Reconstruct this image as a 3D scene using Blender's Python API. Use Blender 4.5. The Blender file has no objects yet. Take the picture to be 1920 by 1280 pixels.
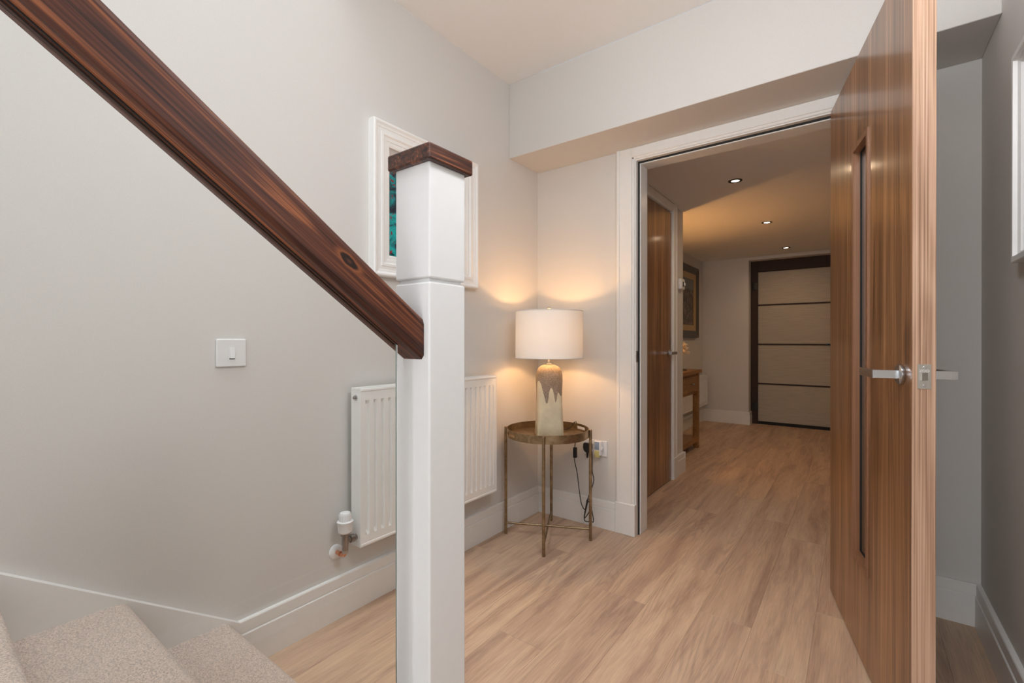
import bpy, bmesh, math, random
from mathutils import Matrix, Vector

random.seed(7)
scene = bpy.context.scene
R = math.radians

# ------------------------------------------------------------------ camera
cam_d = bpy.data.cameras.new('camera')
cam_d.sensor_width = 36.0
cam_d.lens = 865.26 / 1920 * 36.0
cam_d.clip_start = 0.02
cam = bpy.data.objects.new('camera', cam_d)
scene.collection.objects.link(cam)
cam.location = (1.567, -2.365, 1.04)
cam.rotation_euler = (math.pi / 2 - 0.0019, 0, 0.6411)
scene.camera = cam

# ------------------------------------------------------------------ world, big lights, exposure
world = bpy.data.worlds.new('world')
scene.world = world
world.use_nodes = True
world.node_tree.nodes['Background'].inputs[0].default_value = (0.75, 0.85, 1.0, 1)
world.node_tree.nodes['Background'].inputs[1].default_value = 0.6
scene.view_settings.view_transform = 'Standard'
scene.view_settings.look = 'None'
scene.view_settings.gamma = 1
scene.view_settings.use_curve_mapping = False
scene.view_settings.exposure = 0.38


def area_light(name, loc, rot, sx, sy, watts, col):
    d = bpy.data.lights.new(name, 'AREA')
    d.shape = 'RECTANGLE'
    d.size, d.size_y = sx, sy
    d.energy = watts
    d.color = col
    o = bpy.data.objects.new(name, d)
    scene.collection.objects.link(o)
    o.location = loc
    o.rotation_euler = rot
    return o


# unseen light sources: assumed skylight over the stairwell, added rear window and side door
area_light('assumed_skylight_light', (0.5, -3.0, 4.86), (0, 0, 0), 0.8, 2.6, 52, (0.90, 0.955, 1.0))
area_light('added_window_fill', (1.45, -5.58, 1.45), (R(90), 0, 0), 0.7, 1.4, 26, (0.95, 0.975, 1.0))
area_light('added_side_fill', (1.925, -3.45, 1.15), (0, R(90), 0), 2.0, 1.1, 8, (0.93, 0.965, 1.0))

d_ = bpy.data.lights.new('added_pendant_light', 'POINT')  # unseen pendant added to brighten the walls and ceiling
d_.energy = 14.5
d_.color = (0.94, 0.965, 1.0)
d_.shadow_soft_size = 0.12
o_ = bpy.data.objects.new('added_pendant_light', d_)
scene.collection.objects.link(o_)
o_.location = (1.50, -1.58, 1.94)

# ------------------------------------------------------------------ material helpers
MATS = {}


def srgb(r, g, b):
    def f(c):
        c /= 255.0
        return c / 12.92 if c <= 0.04045 else ((c + 0.055) / 1.055) ** 2.4
    return (f(r), f(g), f(b), 1)


class NT:
    def __init__(self, name):
        self.m = bpy.data.materials.new(name)
        self.m.use_nodes = True
        self.t = self.m.node_tree
        self.b = self.t.nodes['Principled BSDF']
        self.out = self.t.nodes['Material Output']
        MATS[name] = self.m

    def n(self, kind, **kw):
        nd = self.t.nodes.new(kind)
        for k, v in kw.items():
            if k in nd.inputs:
                nd.inputs[k].default_value = v
            else:
                setattr(nd, k, v)
        return nd

    def l(self, a, b):
        self.t.links.new(a, b)

    def set(self, **kw):
        for k, v in kw.items():
            self.b.inputs[k.replace('_', ' ')].default_value = v

    def math(self, op, a, b=None, c=None, clamp=False):
        nd = self.t.nodes.new('ShaderNodeMath')
        nd.operation = op
        nd.use_clamp = clamp
        for i, v in enumerate((a, b, c)):
            if v is None:
                continue
            if isinstance(v, (int, float)):
                nd.inputs[i].default_value = v
            else:
                self.l(v, nd.inputs[i])
        return nd.outputs[0]

    def ramp(self, fac, stops):
        nd = self.t.nodes.new('ShaderNodeValToRGB')
        e = nd.color_ramp.elements
        while len(e) < len(stops):
            e.new(0.5)
        for i, (p, c) in enumerate(stops):
            e[i].position = p
            e[i].color = c
        self.l(fac, nd.inputs[0])
        return nd.outputs[0]

    def mix(self, fac, a, b, blend='MIX'):
        nd = self.t.nodes.new('ShaderNodeMix')
        nd.data_type = 'RGBA'
        nd.blend_type = blend
        for i, v in ((0, fac), (6, a), (7, b)):
            if isinstance(v, (int, float, tuple)):
                nd.inputs[i].default_value = v
            else:
                self.l(v, nd.inputs[i])
        return nd.outputs[2]

    def coords(self, scale=(1, 1, 1), rnd=0.0, which='Object'):
        tc = self.t.nodes.new('ShaderNodeTexCoord')
        src = tc.outputs[which]
        if rnd:
            oi = self.t.nodes.new('ShaderNodeObjectInfo')
            ad = self.t.nodes.new('ShaderNodeVectorMath')
            ad.operation = 'MULTIPLY_ADD'
            ad.inputs[1].default_value = (rnd, rnd, rnd)
            self.l(oi.outputs['Random'], ad.inputs[0])
            self.l(src, ad.inputs[2])
            src = ad.outputs[0]
        mp = self.t.nodes.new('ShaderNodeMapping')
        mp.inputs['Scale'].default_value = scale
        self.l(src, mp.inputs['Vector'])
        return mp.outputs[0]

    def noise(self, vec, scale, detail=3.0, rough=0.5, dist=0.0):
        nd = self.t.nodes.new('ShaderNodeTexNoise')
        nd.inputs['Scale'].default_value = scale
        nd.inputs['Detail'].default_value = detail
        nd.inputs['Roughness'].default_value = rough
        nd.inputs['Distortion'].default_value = dist
        self.l(vec, nd.inputs['Vector'])
        return nd.outputs['Fac']

    def bump(self, h, strength, dist=0.001):
        nd = self.t.nodes.new('ShaderNodeBump')
        nd.inputs['Strength'].default_value = strength
        nd.inputs['Distance'].default_value = dist
        self.l(h, nd.inputs['Height'])
        self.l(nd.outputs[0], self.b.inputs['Normal'])


def plain(name, col, rough=0.5, metal=0.0, bump=None, **kw):
    t = NT(name)
    t.set(Base_Color=col, Roughness=rough, Metallic=metal)
    t.set(**kw)
    v = t.coords()
    n = t.noise(v, bump[0] if bump else 40.0, 3)
    if bump:
        t.bump(n, bump[1], bump[2])
    t.l(t.ramp(n, [(0.3, tuple(c * (0.97 if bump else 0.99) for c in col[:3]) + (1,)), (0.7, tuple(min(1, c * 1.01) for c in col[:3]) + (1,))]),
        t.b.inputs['Base Color'])
    return t.m


plain('wall_paint', (0.71, 0.69, 0.662, 1), 0.75, bump=(260.0, 0.06, 0.001))
plain('ceiling_paint', (0.90, 0.885, 0.865, 1), 0.8, bump=(220.0, 0.05, 0.001))
plain('trim_white', (0.85, 0.838, 0.815, 1), 0.35)
plain('post_white', (0.79, 0.795, 0.795, 1), 0.3)
plain('radiator_white', (0.88, 0.885, 0.87, 1), 0.28)
plain('plastic_white', (0.82, 0.82, 0.83, 1), 0.3)
plain('frame_white', (0.89, 0.885, 0.87, 1), 0.35)
plain('black_plastic', (0.012, 0.012, 0.012, 1), 0.35)
plain('black_seal', (0.01, 0.009, 0.008, 1), 0.7)
plain('chrome', (0.62, 0.64, 0.66, 1), 0.22, 1.0)
plain('satin_steel', (0.52, 0.50, 0.46, 1), 0.38, 1.0)
plain('nickel_dark', (0.32, 0.29, 0.27, 1), 0.3, 1.0)
plain('copper', (0.72, 0.30, 0.16, 1), 0.25, 1.0)
plain('mat_board', (0.62, 0.60, 0.57, 1), 0.8)
plain('freshener_blue', (0.30, 0.38, 0.52, 1), 0.3)
plain('freshener_oil', (0.62, 0.58, 0.25, 1), 0.1)
plain('coral_cream', (0.70, 0.60, 0.44, 1), 0.8, bump=(120.0, 0.6, 0.003))
plain('silver_frame', (0.10, 0.09, 0.075, 1), 0.4, 0.4, bump=(50.0, 0.2, 0.001))
plain('gold_liner', (0.52, 0.36, 0.17, 1), 0.4, 0.3, bump=(70.0, 0.2, 0.001))
plain('front_door_frame', (0.035, 0.014, 0.006, 1), 0.65)
plain('bronze_rim', (0.05, 0.036, 0.024, 1), 0.45, 0.6)

# front door skin: pale horizontal grain
t = NT('front_door_skin')
v = t.coords((1.0, 1.0, 26.0))
n = t.noise(v, 6.0, 4, 0.6)
t.l(t.ramp(n, [(0.3, (0.40, 0.345, 0.26, 1)), (0.7, (0.50, 0.44, 0.345, 1))]), t.b.inputs['Base Color'])
t.set(Roughness=0.5)
t.bump(n, 0.25, 0.002)

# carpet
t = NT('carpet')
v = t.coords()
n1 = t.noise(v, 300.0, 3, 0.75)
n2 = t.noise(v, 9.0, 3, 0.5)
c = t.ramp(n1, [(0.36, (0.36, 0.265, 0.215, 1)), (0.60, (0.90, 0.73, 0.625, 1))])
c = t.mix(t.math('MULTIPLY', n2, 0.45), c, (0.70, 0.57, 0.495, 1))
t.l(c, t.b.inputs['Base Color'])
t.set(Roughness=0.95)
t.b.inputs['Sheen Weight'].default_value = 0.3
t.bump(n1, 0.9, 0.004)


def wood(name, axis, cols, fine, coarse, rough, rnd=0.0, streak=0.5, bumpv=0.15, coat=0.0, fine_stretch=0.012, spread=0.09):
    """grain running along one axis of the object: two stretched noises and a bent ring pattern"""
    t = NT(name)
    st = [1.0, 1.0, 1.0]
    st[axis] = fine_stretch
    v1 = t.coords(tuple(st), rnd)
    st2 = [1.0, 1.0, 1.0]
    st2[axis] = spread
    v2 = t.coords(tuple(st2), rnd * 1.7)
    f = t.noise(v1, fine, 3, 0.6)
    g = t.noise(v2, coarse, 3, 0.55, 0.6)
    rings = t.math('SINE', t.math('MULTIPLY', g, 42.0))
    h = t.math('ADD', t.math('MULTIPLY', f, 1.0 - streak), t.math('MULTIPLY', g, streak))
    h = t.math('ADD', h, t.math('MULTIPLY', rings, 0.035))
    c = t.ramp(h, cols)
    t.l(c, t.b.inputs['Base Color'])
    t.set(Roughness=rough)
    if coat:
        t.b.inputs['Coat Weight'].default_value = coat
        t.b.inputs['Coat Roughness'].default_value = 0.12
    t.bump(f, bumpv, 0.0006)
    return t


WAL = [(0.36, (0.078, 0.031, 0.011, 1)), (0.46, (0.205, 0.090, 0.034, 1)), (0.54, (0.315, 0.145, 0.058, 1)), (0.64, (0.47, 0.245, 0.115, 1))]
wood('walnut', 2, WAL, 210.0, 12.0, 0.32, streak=0.30, bumpv=0.35, coat=0.45, fine_stretch=0.006, spread=0.05)
wood('walnut_dark', 2, [(p, tuple(x * 1.0 for x in c[:3]) + (1,)) for p, c in WAL], 210.0, 12.0, 0.30, streak=0.30, bumpv=0.35, fine_stretch=0.006, spread=0.05)
wood('walnut_edge', 2, [(0.36, (0.27, 0.145, 0.085, 1)), (0.5, (0.50, 0.31, 0.205, 1)), (0.64, (0.64, 0.43, 0.31, 1))], 330.0, 9.0, 0.42, streak=0.15, bumpv=0.3, fine_stretch=0.004, spread=0.06)
wood('walnut_bead', 2, [(0.3, (0.17, 0.075, 0.036, 1)), (0.7, (0.34, 0.165, 0.085, 1))], 170.0, 9.0, 0.35, streak=0.3, bumpv=0.3, fine_stretch=0.008, spread=0.06)
wood('walnut_reveal', 2, [(0.3, (0.10, 0.045, 0.030, 1)), (0.7, (0.22, 0.105, 0.07, 1))], 170.0, 9.0, 0.3, streak=0.3, bumpv=0.3, fine_stretch=0.008, spread=0.06)
RAIL = [(0.36, (0.016, 0.007, 0.006, 1)), (0.46, (0.055, 0.018, 0.011, 1)), (0.54, (0.105, 0.033, 0.017, 1)), (0.66, (0.34, 0.115, 0.045, 1))]
NT_RAIL = wood('rail_wood', 1, RAIL, 230.0, 22.0, 0.38, streak=0.5, bumpv=0.3, fine_stretch=0.012, spread=0.05)
t = NT_RAIL
kv = t.n('ShaderNodeTexCoord')
km = t.n('ShaderNodeMapping')
km.inputs['Location'].default_value = (0, 0.217 * 0.36, -0.039)
km.inputs['Scale'].default_value = (0, 0.36, 1)
t.l(kv.outputs['Object'], km.inputs['Vector'])
kd = t.n('ShaderNodeVectorMath', operation='LENGTH')
t.l(km.outputs[0], kd.inputs[0])
kn = t.math('ADD', kd.outputs['Value'], t.math('MULTIPLY', t.noise(t.coords(), 60.0, 3), 0.004))
kc = t.ramp(t.math('MULTIPLY', kn, 62.0), [(0.10, (0.10, 0.035, 0.018, 1)), (0.32, (0.018, 0.008, 0.006, 1)), (0.48, (0.022, 0.009, 0.007, 1)), (0.60, (0.26, 0.085, 0.033, 1)), (0.85, (0.13, 0.042, 0.020, 1))])
kf = t.ramp(t.math('MULTIPLY', kn, 62.0), [(0.55, (1, 1, 1, 1)), (0.95, (0, 0, 0, 1))])
t.set(Roughness=0.46)
t.b.inputs['Specular IOR Level'].default_value = 0.3
old = t.b.inputs['Base Color'].links[0].from_socket
t.l(t.mix(kf, old, kc), t.b.inputs['Base Color'])
wood('cap_wood', 1, [(p, tuple(x * 0.9 for x in c[:3]) + (1,)) for p, c in RAIL], 230.0, 22.0, 0.35, streak=0.45, bumpv=0.4, fine_stretch=0.03, spread=0.08)
wood('oak_wood', 1, [(0.3, (0.20, 0.085, 0.018, 1)), (0.7, (0.42, 0.21, 0.065, 1))], 120.0, 12.0, 0.35, streak=0.4, bumpv=0.2, fine_stretch=0.03, spread=0.08)

# floor planks: limed oak vinyl, each board its own random patch of grain
t = NT('plank_oak')
v1 = t.coords((1.0, 0.03, 1.0), 31.0)
v2 = t.coords((1.0, 0.11, 1.0), 17.0)
v3 = t.coords((1.0, 0.10, 1.0), 53.0)
f = t.noise(v1, 330.0, 4, 0.7)
g = t.noise(v2, 4.6, 2, 0.5, 0.3)
s = t.noise(v3, 13.0, 4, 0.65, 0.5)
p = t.noise(t.coords((1.0, 0.05, 1.0), 11.0), 60.0, 3, 0.6, 0.4)
rings = t.math('SINE', t.math('MULTIPLY', g, 210.0))
zone = t.math('MULTIPLY', t.math('SUBTRACT', t.noise(t.coords((1.0, 0.3, 1.0), 71.0), 5.0, 1), 0.50, clamp=True), 7.0, clamp=True)
rings = t.math('MULTIPLY', rings, zone)
oi = t.n('ShaderNodeObjectInfo')
base = t.ramp(s, [(0.34, srgb(180, 150, 130)), (0.46, srgb(202, 172, 148)), (0.56, srgb(211, 182, 156)), (0.68, srgb(217, 190, 161))])
tone = t.ramp(oi.outputs['Random'], [(0.0, (0.90, 0.885, 0.87, 1)), (0.4, (0.98, 0.98, 0.975, 1)), (1.0, (1.06, 1.04, 1.0, 1))])
base = t.mix(1.0, base, tone, 'MULTIPLY')
base = t.mix(t.math('MULTIPLY', t.math('ADD', rings, 0.1, clamp=True), 0.42, clamp=True), base, srgb(168, 140, 122))
streak = t.ramp(p, [(0.36, (0.84, 0.82, 0.80, 1)), (0.50, (1.0, 1.0, 1.0, 1)), (0.64, (1.05, 1.04, 1.03, 1))])
base = t.mix(0.55, base, streak, 'MULTIPLY')
grain = t.ramp(f, [(0.36, (0.78, 0.76, 0.74, 1)), (0.50, (1.0, 1.0, 1.0, 1)), (0.64, (1.10, 1.09, 1.08, 1))])
base = t.mix(0.6, base, grain, 'MULTIPLY')
t.l(base, t.b.inputs['Base Color'])
t.set(Roughness=0.48)
t.bump(f, 0.18, 0.0006)
plain('floor_base', (0.18, 0.12, 0.08, 1), 0.8)

# balustrade / vision panel glass: clear pane, Fresnel reflection over a faint green transmission
def pane(name, tint, rough=0.0):
    t = NT(name)
    t.t.nodes.remove(t.b)
    tr = t.n('ShaderNodeBsdfTransparent', Color=tint)
    gl = t.n('ShaderNodeBsdfGlossy', Roughness=rough)
    fr = t.n('ShaderNodeFresnel', IOR=1.45)
    mx = t.n('ShaderNodeMixShader')
    gm = t.n('ShaderNodeNewGeometry')
    t.l(t.math('MULTIPLY', fr.outputs[0], t.math('MULTIPLY', t.math('SUBTRACT', 1.0, gm.outputs['Backfacing']), 1.7)), mx.inputs[0])
    t.l(tr.outputs[0], mx.inputs[1])
    t.l(gl.outputs[0], mx.inputs[2])
    t.l(mx.outputs[0], t.out.inputs[0])


pane('clear_glass', (0.982, 0.99, 0.984, 1))
pane('door_glass', (0.80, 0.82, 0.80, 1))
plain('glass_edge', (0.16, 0.24, 0.20, 1), 0.15)

# lamp shade: thin white cloth that lets the bulb through
t = NT('shade_cloth')
t.t.nodes.remove(t.b)
v = t.coords((1, 1, 1))
w = t.n('ShaderNodeTexWave', Scale=140.0)
w.bands_direction = 'Z'
t.l(v, w.inputs['Vector'])
cc = t.ramp(w.outputs['Fac'], [(0, (0.76, 0.77, 0.77, 1)), (1, (0.84, 0.85, 0.86, 1))])
di = t.n('ShaderNodeBsdfDiffuse')
tl = t.n('ShaderNodeBsdfTranslucent')
t.l(cc, di.inputs['Color'])
t.l(cc, tl.inputs['Color'])
mx = t.n('ShaderNodeMixShader')
mx.inputs[0].default_value = 0.08
t.l(di.outputs[0], mx.inputs[1])
t.l(tl.outputs[0], mx.inputs[2])
t.l(mx.outputs[0], t.out.inputs[0])

# lamp body: cream glaze with a speckled brown glaze running down in drips
t = NT('drip_glaze')
tc = t.n('ShaderNodeTexCoord')
sep = t.n('ShaderNodeSeparateXYZ')
t.l(tc.outputs['Object'], sep.inputs[0])
ang = t.math('ARCTAN2', sep.outputs[1], sep.outputs[0])
ang = t.math('ADD', t.math('DIVIDE', ang, 2 * math.pi), 0.5)
fc = t.n('ShaderNodeFloatCurve')
# camera-facing direction of the lamp is local -Y = angle -90 deg = 0.25; +deg runs to the picture's right
DRIPS = [(-180, .30), (-160, .22), (-140, .29), (-120, .20), (-100, .27), (-86, .20), (-76, .172), (-66, .20), (-58, .262), (-50, .283), (-42, .287), (-35, .278), (-27, .245), (-18, .20), (-10, .172),
         (-4, .19), (2, .235), (6, .248), (10, .252), (14, .246), (20, .225), (25, .195), (29, .178), (32, .19), (35, .215), (39, .227), (44, .218), (52, .208), (58, .215), (64, .26), (70, .283), (78, .27),
         (90, .20), (105, .27), (125, .19), (150, .27), (165, .21)]
pts = sorted(((((a + 90) % 360) / 360.0), z / 0.4) for a, z in DRIPS if a < 180)
cv = fc.mapping.curves[0]
cv.points[0].location = (0, 0.6)
cv.points[1].location = (1, 0.6)
for p in pts:
    if 0.01 < p[0] < 0.99:
        cv.points.new(*p)
fc.mapping.update()
t.l(ang, fc.inputs['Value'])
lim = t.math('MULTIPLY', fc.outputs[0], 0.4)
msk = t.math('GREATER_THAN', sep.outputs[2], lim)
v = t.coords()
sp = t.noise(v, 330.0, 2, 0.7)
bl = t.noise(v, 14.0, 3, 0.6)
brown = t.ramp(sp, [(0.35, (0.16, 0.115, 0.08, 1)), (0.65, (0.42, 0.33, 0.25, 1))])
cream = t.ramp(bl, [(0.3, (0.60, 0.52, 0.37, 1)), (0.7, (0.74, 0.66, 0.47, 1))])
t.l(t.mix(msk, cream, brown), t.b.inputs['Base Color'])
t.set(Roughness=0.5)
t.bump(t.math('MULTIPLY', msk, sp), 0.35, 0.002)

# antique brass for the tray table
t = NT('antique_brass')
v = t.coords()
n = t.noise(v, 22.0, 4, 0.65, 0.8)
t.l(t.ramp(n, [(0.32, (0.22, 0.155, 0.09, 1)), (0.5, (0.31, 0.225, 0.13, 1)), (0.68, (0.42, 0.32, 0.20, 1))]), t.b.inputs['Base Color'])
t.set(Roughness=0.36, Metallic=0.85)

# teal canvas with dark and red strokes; pale top painted in for a glazing reflection
t = NT('teal_canvas')
v = t.coords()
a = t.noise(v, 16.0, 4, 0.7, 1.0)
b = t.noise(v, 24.0, 3, 0.6, 2.0)
c = t.ramp(a, [(0.42, (0.010, 0.02, 0.035, 1)), (0.47, (0.004, 0.16, 0.18, 1)), (0.60, (0.008, 0.42, 0.42, 1))])
c = t.mix(t.ramp(b, [(0.60, (0, 0, 0, 1)), (0.64, (1, 1, 1, 1))]), c, (0.30, 0.012, 0.03, 1))
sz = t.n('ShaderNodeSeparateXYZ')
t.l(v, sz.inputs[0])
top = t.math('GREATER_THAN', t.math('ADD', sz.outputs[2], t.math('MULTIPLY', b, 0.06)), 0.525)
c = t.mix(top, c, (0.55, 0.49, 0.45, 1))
t.l(c, t.b.inputs['Base Color'])
t.set(Roughness=0.45)

# dark figure painting in the inner hall
t = NT('dark_canvas')
v = t.coords()
a = t.noise(v, 11.0, 4, 0.65, 1.2)
gz = t.n('ShaderNodeSeparateXYZ')
t.l(v, gz.inputs[0])
c = t.ramp(a, [(0.38, (0.018, 0.02, 0.014, 1)), (0.52, (0.11, 0.075, 0.045, 1)), (0.60, (0.26, 0.21, 0.18, 1)), (0.68, (0.24, 0.035, 0.02, 1))])
sky = t.math('GREATER_THAN', t.math('ADD', gz.outputs[2], t.math('MULTIPLY', a, 0.25)), 0.70)
t.l(t.mix(sky, c, (0.19, 0.21, 0.21, 1)), t.b.inputs['Base Color'])
t.set(Roughness=0.4)


def emit(name, col, strength):
    t = NT(name)
    t.b.inputs['Base Color'].default_value = col
    t.b.inputs['Emission Color'].default_value = col
    t.b.inputs['Emission Strength'].default_value = strength
    return t


pane('bulb_glass', (1.0, 1.0, 1.0, 1))
emit('downlight_glow', (1.0, 0.86, 0.66, 1), 7.0)
t = NT('globe_glow')  # glowing shell of the added pendant
t.t.nodes.remove(t.b)
tr_ = t.n('ShaderNodeBsdfTransparent', Color=(0.95, 0.95, 0.95, 1))
em_ = t.n('ShaderNodeEmission', Color=(0.96, 0.975, 1.0, 1), Strength=0.9)
ad_ = t.n('ShaderNodeAddShader')
t.l(tr_.outputs[0], ad_.inputs[0])
t.l(em_.outputs[0], ad_.inputs[1])
t.l(ad_.outputs[0], t.out.inputs[0])

# ------------------------------------------------------------------ object helpers
COL = scene.collection
FRAME = {}


def thing(name, label, cat, loc=(0, 0, 0), rz=0.0, group=None, kind=None):
    o = bpy.data.objects.new(name, None)
    o.empty_display_size = 0.05
    COL.objects.link(o)
    o.location = loc
    o.rotation_euler = (0, 0, rz)
    tag(o, label, cat, group, kind)
    FRAME[o.name] = Matrix.Translation(Vector(loc)) @ Matrix.Rotation(rz, 4, 'Z')
    return o


def tag(o, label=None, cat=None, group=None, kind=None):
    if label:
        o['label'] = label
    if cat:
        o['category'] = cat
    if group:
        o['group'] = group
    if kind:
        o['kind'] = kind
    return o


def obj(name, bm, mat, parent=None, local=False, smooth=False, origin=None):
    """link a bmesh as ONE mesh object; geometry is in world space unless local"""
    fr = Matrix.Identity(4)
    if parent is not None:
        fr = FRAME[parent.name]
    if not local:
        bmesh.ops.transform(bm, matrix=fr.inverted(), verts=bm.verts)
    if origin is not None and parent is None:
        bmesh.ops.translate(bm, vec=-Vector(origin), verts=bm.verts)
    bmesh.ops.recalc_face_normals(bm, faces=bm.faces)
    me = bpy.data.meshes.new(name)
    bm.to_mesh(me)
    bm.free()
    for m in (mat if isinstance(mat, (list, tuple)) else [mat]):
        me.materials.append(MATS[m])
    if smooth:
        for p in me.polygons:
            p.use_smooth = True
        me.set_sharp_from_angle(angle=R(smooth if smooth is not True else 40))
    o = bpy.data.objects.new(name, me)
    COL.objects.link(o)
    if origin is not None and parent is None:
        o.location = origin
    if parent is not None:
        o.parent = parent
        FRAME[o.name] = fr
    return o


def struct(name, bm, mat, label, cat, **kw):
    return tag(obj(name, bm, mat, **kw), label, cat, kind='structure')


def new():
    return bmesh.new()


def box(bm, x0, x1, y0, y1, z0, z1, bev=0.0, seg=1, mi=0):
    vs = [bm.verts.new((x, y, z)) for z in (z0, z1) for y in (y0, y1) for x in (x0, x1)]
    fs = [bm.faces.new([vs[i] for i in q]) for q in ((0, 2, 3, 1), (4, 5, 7, 6), (0, 1, 5, 4), (2, 6, 7, 3), (0, 4, 6, 2), (1, 3, 7, 5))]
    for f in fs:
        f.material_index = mi
    if bev:
        es = list({e for f in fs for e in f.edges})
        r = bmesh.ops.bevel(bm, geom=es, offset=bev, segments=seg, affect='EDGES', profile=0.5)
        for f in r['faces']:
            f.material_index = mi
    return bm


def bx(*a, **k):
    return box(new(), *a, **k)


def prism(bm, pts, axis, a0, a1, mi=0):
    """polygon in the plane across axis, extruded from a0 to a1. pts are (u,v): axis x -> (y,z), y -> (x,z), z -> (x,y)"""
    def P(u, v, a):
        return {'x': (a, u, v), 'y': (u, a, v), 'z': (u, v, a)}[axis]
    lo = [bm.verts.new(P(u, v, a0)) for u, v in pts]
    hi = [bm.verts.new(P(u, v, a1)) for u, v in pts]
    fs = [bm.faces.new(lo), bm.faces.new(hi[::-1])]
    k = len(pts)
    for i in range(k):
        fs.append(bm.faces.new((lo[i], lo[(i + 1) % k], hi[(i + 1) % k], hi[i])))
    for f in fs:
        f.material_index = mi
    return bm


def lathe(bm, prof, c=(0, 0, 0), n=32, axis='z'):
    rings = []
    for r, z in prof:
        ring = []
        for i in range(n):
            a = 2 * math.pi * i / n
            u, w = r * math.cos(a), r * math.sin(a)
            p = {'z': (u, w, z), 'y': (u, z, w), 'x': (z, u, w)}[axis]
            ring.append(bm.verts.new((c[0] + p[0], c[1] + p[1], c[2] + p[2])))
        rings.append(ring)
    for a, b in zip(rings, rings[1:]):
        for i in range(n):
            bm.faces.new((a[i], a[(i + 1) % n], b[(i + 1) % n], b[i]))
    bm.faces.new(rings[0])
    bm.faces.new(rings[-1])
    return bm


def tube(bm, pts, r, n=8, caps=True):
    pts = [Vector(p) for p in pts]
    rings = []
    up = Vector((0.13, 0.21, 0.97))
    for i, p in enumerate(pts):
        d = (pts[min(i + 1, len(pts) - 1)] - pts[max(i - 1, 0)]).normalized()
        if abs(d.dot(up)) > 0.95:
            s = d.cross(Vector((1, 0.2, 0))).normalized()
        else:
            s = d.cross(up).normalized()
        q = d.cross(s)
        if rings:
            # keep rings from twisting: start at the vertex nearest to the previous ring's first
            s0 = (rings[-1][0].co - pts[i - 1])
            s = (s0 - d * s0.dot(d)).normalized()
            q = d.cross(s)
        rings.append([bm.verts.new(p + (s * math.cos(2 * math.pi * k / n) + q * math.sin(2 * math.pi * k / n)) * r) for k in range(n)])
    for a, b in zip(rings, rings[1:]):
        for k in range(n):
            bm.faces.new((a[k], a[(k + 1) % n], b[(k + 1) % n], b[k]))
    if caps:
        bm.faces.new(rings[0][::-1])
        bm.faces.new(rings[-1])
    return bm


def spline(pts, k=8):
    pts = [Vector(p) for p in pts]
    out = []
    for i in range(len(pts) - 1):
        p0, p1, p2, p3 = pts[max(i - 1, 0)], pts[i], pts[i + 1], pts[min(i + 2, len(pts) - 1)]
        for j in range(k):
            s = j / k
            out.append(0.5 * ((2 * p1) + (p2 - p0) * s + (2 * p0 - 5 * p1 + 4 * p2 - p3) * s * s + (3 * p1 - p0 - 3 * p2 + p3) * s ** 3))
    out.append(pts[-1])
    return out


# ------------------------------------------------------------------ room shell
H = 2.477          # ceiling of the stair hall
ZB = 2.0637        # underside of the bulkhead
W = 1.9314         # right wall
HC = 2.066         # ceiling of the inner hall
HX = 0.455         # left wall of the inner hall
HY = 1.41          # where that wall ends
NX = -0.045        # back of the niche
FY = 3.955         # end wall of the inner hall
YB = -5.6          # rear wall
TOP = 4.9

floor = struct('floor', bx(-0.2, 2.1, YB - 0.1, 4.5, -0.06, -0.0125), 'floor_base', 'pale oak plank floor running through both halls', 'floor')
PW, PL = 0.181, 1.178
seams = {-9: -0.30, -8: 0.2, -7: -0.597, -6: 0.10, -5: -0.385, -4: -1.064, -3: -0.594, -2: -0.17, -1: -0.51, 0: -0.714, 1: -0.25, 2: -0.95, 3: -0.45, 4: -0.8}
GAP = 0.00015
pbm = new()
box(pbm, GAP, PW - GAP, GAP, PL - GAP, -0.0125, 0.0)
es = [e for e in pbm.edges if all(v.co.z > -0.001 for v in e.verts)]
bmesh.ops.bevel(pbm, geom=es, offset=0.0005, segments=1, affect='EDGES')
pme = bpy.data.meshes.new('plank')
pbm.to_mesh(pme)
pbm.free()
pme.materials.append(MATS['plank_oak'])
for k, sy in seams.items():
    x0 = 1.264 + PW * k
    if x0 > 2.05 or x0 + PW < -0.15:
        continue
    y = sy - 5 * PL
    while y < 4.25:
        if y + PL > YB:
            p = bpy.data.objects.new('plank', pme)
            COL.objects.link(p)
            p.location = (x0, y, 0)
            p.parent = floor
        y += PL

# left wall (stairs, radiator, picture)
struct('wall_left', bx(-0.12, 0.0, YB, 0.0, 0, TOP), 'wall_paint', 'warm greige wall carrying the radiator, light switch and stairs', 'wall')
b = bx(-0.12, 0.602, 0.0, 0.105, 0, H + 0.1)
box(b, 1.556, W, 0.0, 0.105, 0, H + 0.1)
box(b, 0.602, 1.556, 0.0, 0.105, 2.022, H + 0.1)
struct('wall_back', b, 'wall_paint', 'greige wall pierced by the doorway to the inner hall', 'wall')
struct('wall_bulkhead', bx(0, W, -0.2915, 0.0, ZB, H, bev=0.002), 'wall_paint', 'boxed greige bulkhead running above the doorway', 'bulkhead')
b = bx(W, W + 0.12, YB, -4.05, 0, H + 0.1)
box(b, W, W + 0.12, -2.85, 4.4, 0, H + 0.1)
box(b, W, W + 0.12, -4.05, -2.85, 2.20, H + 0.1)
struct('wall_right', b, 'wall_paint', 'greige wall behind the open walnut door', 'wall')
b = bx(0.0, 1.0, YB - 0.1, YB, 0, TOP)
box(b, 1.0, 1.05, YB - 0.1, YB, 0, H)
box(b, 1.85, W, YB - 0.1, YB, 0, H)
box(b, 1.05, 1.85, YB - 0.1, YB, 0, 0.7)
box(b, 1.05, 1.85, YB - 0.1, YB, 2.2, H)
struct('wall_rear', b, 'wall_paint', 'rear wall at the foot of the passage with an added tall window', 'wall')
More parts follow.
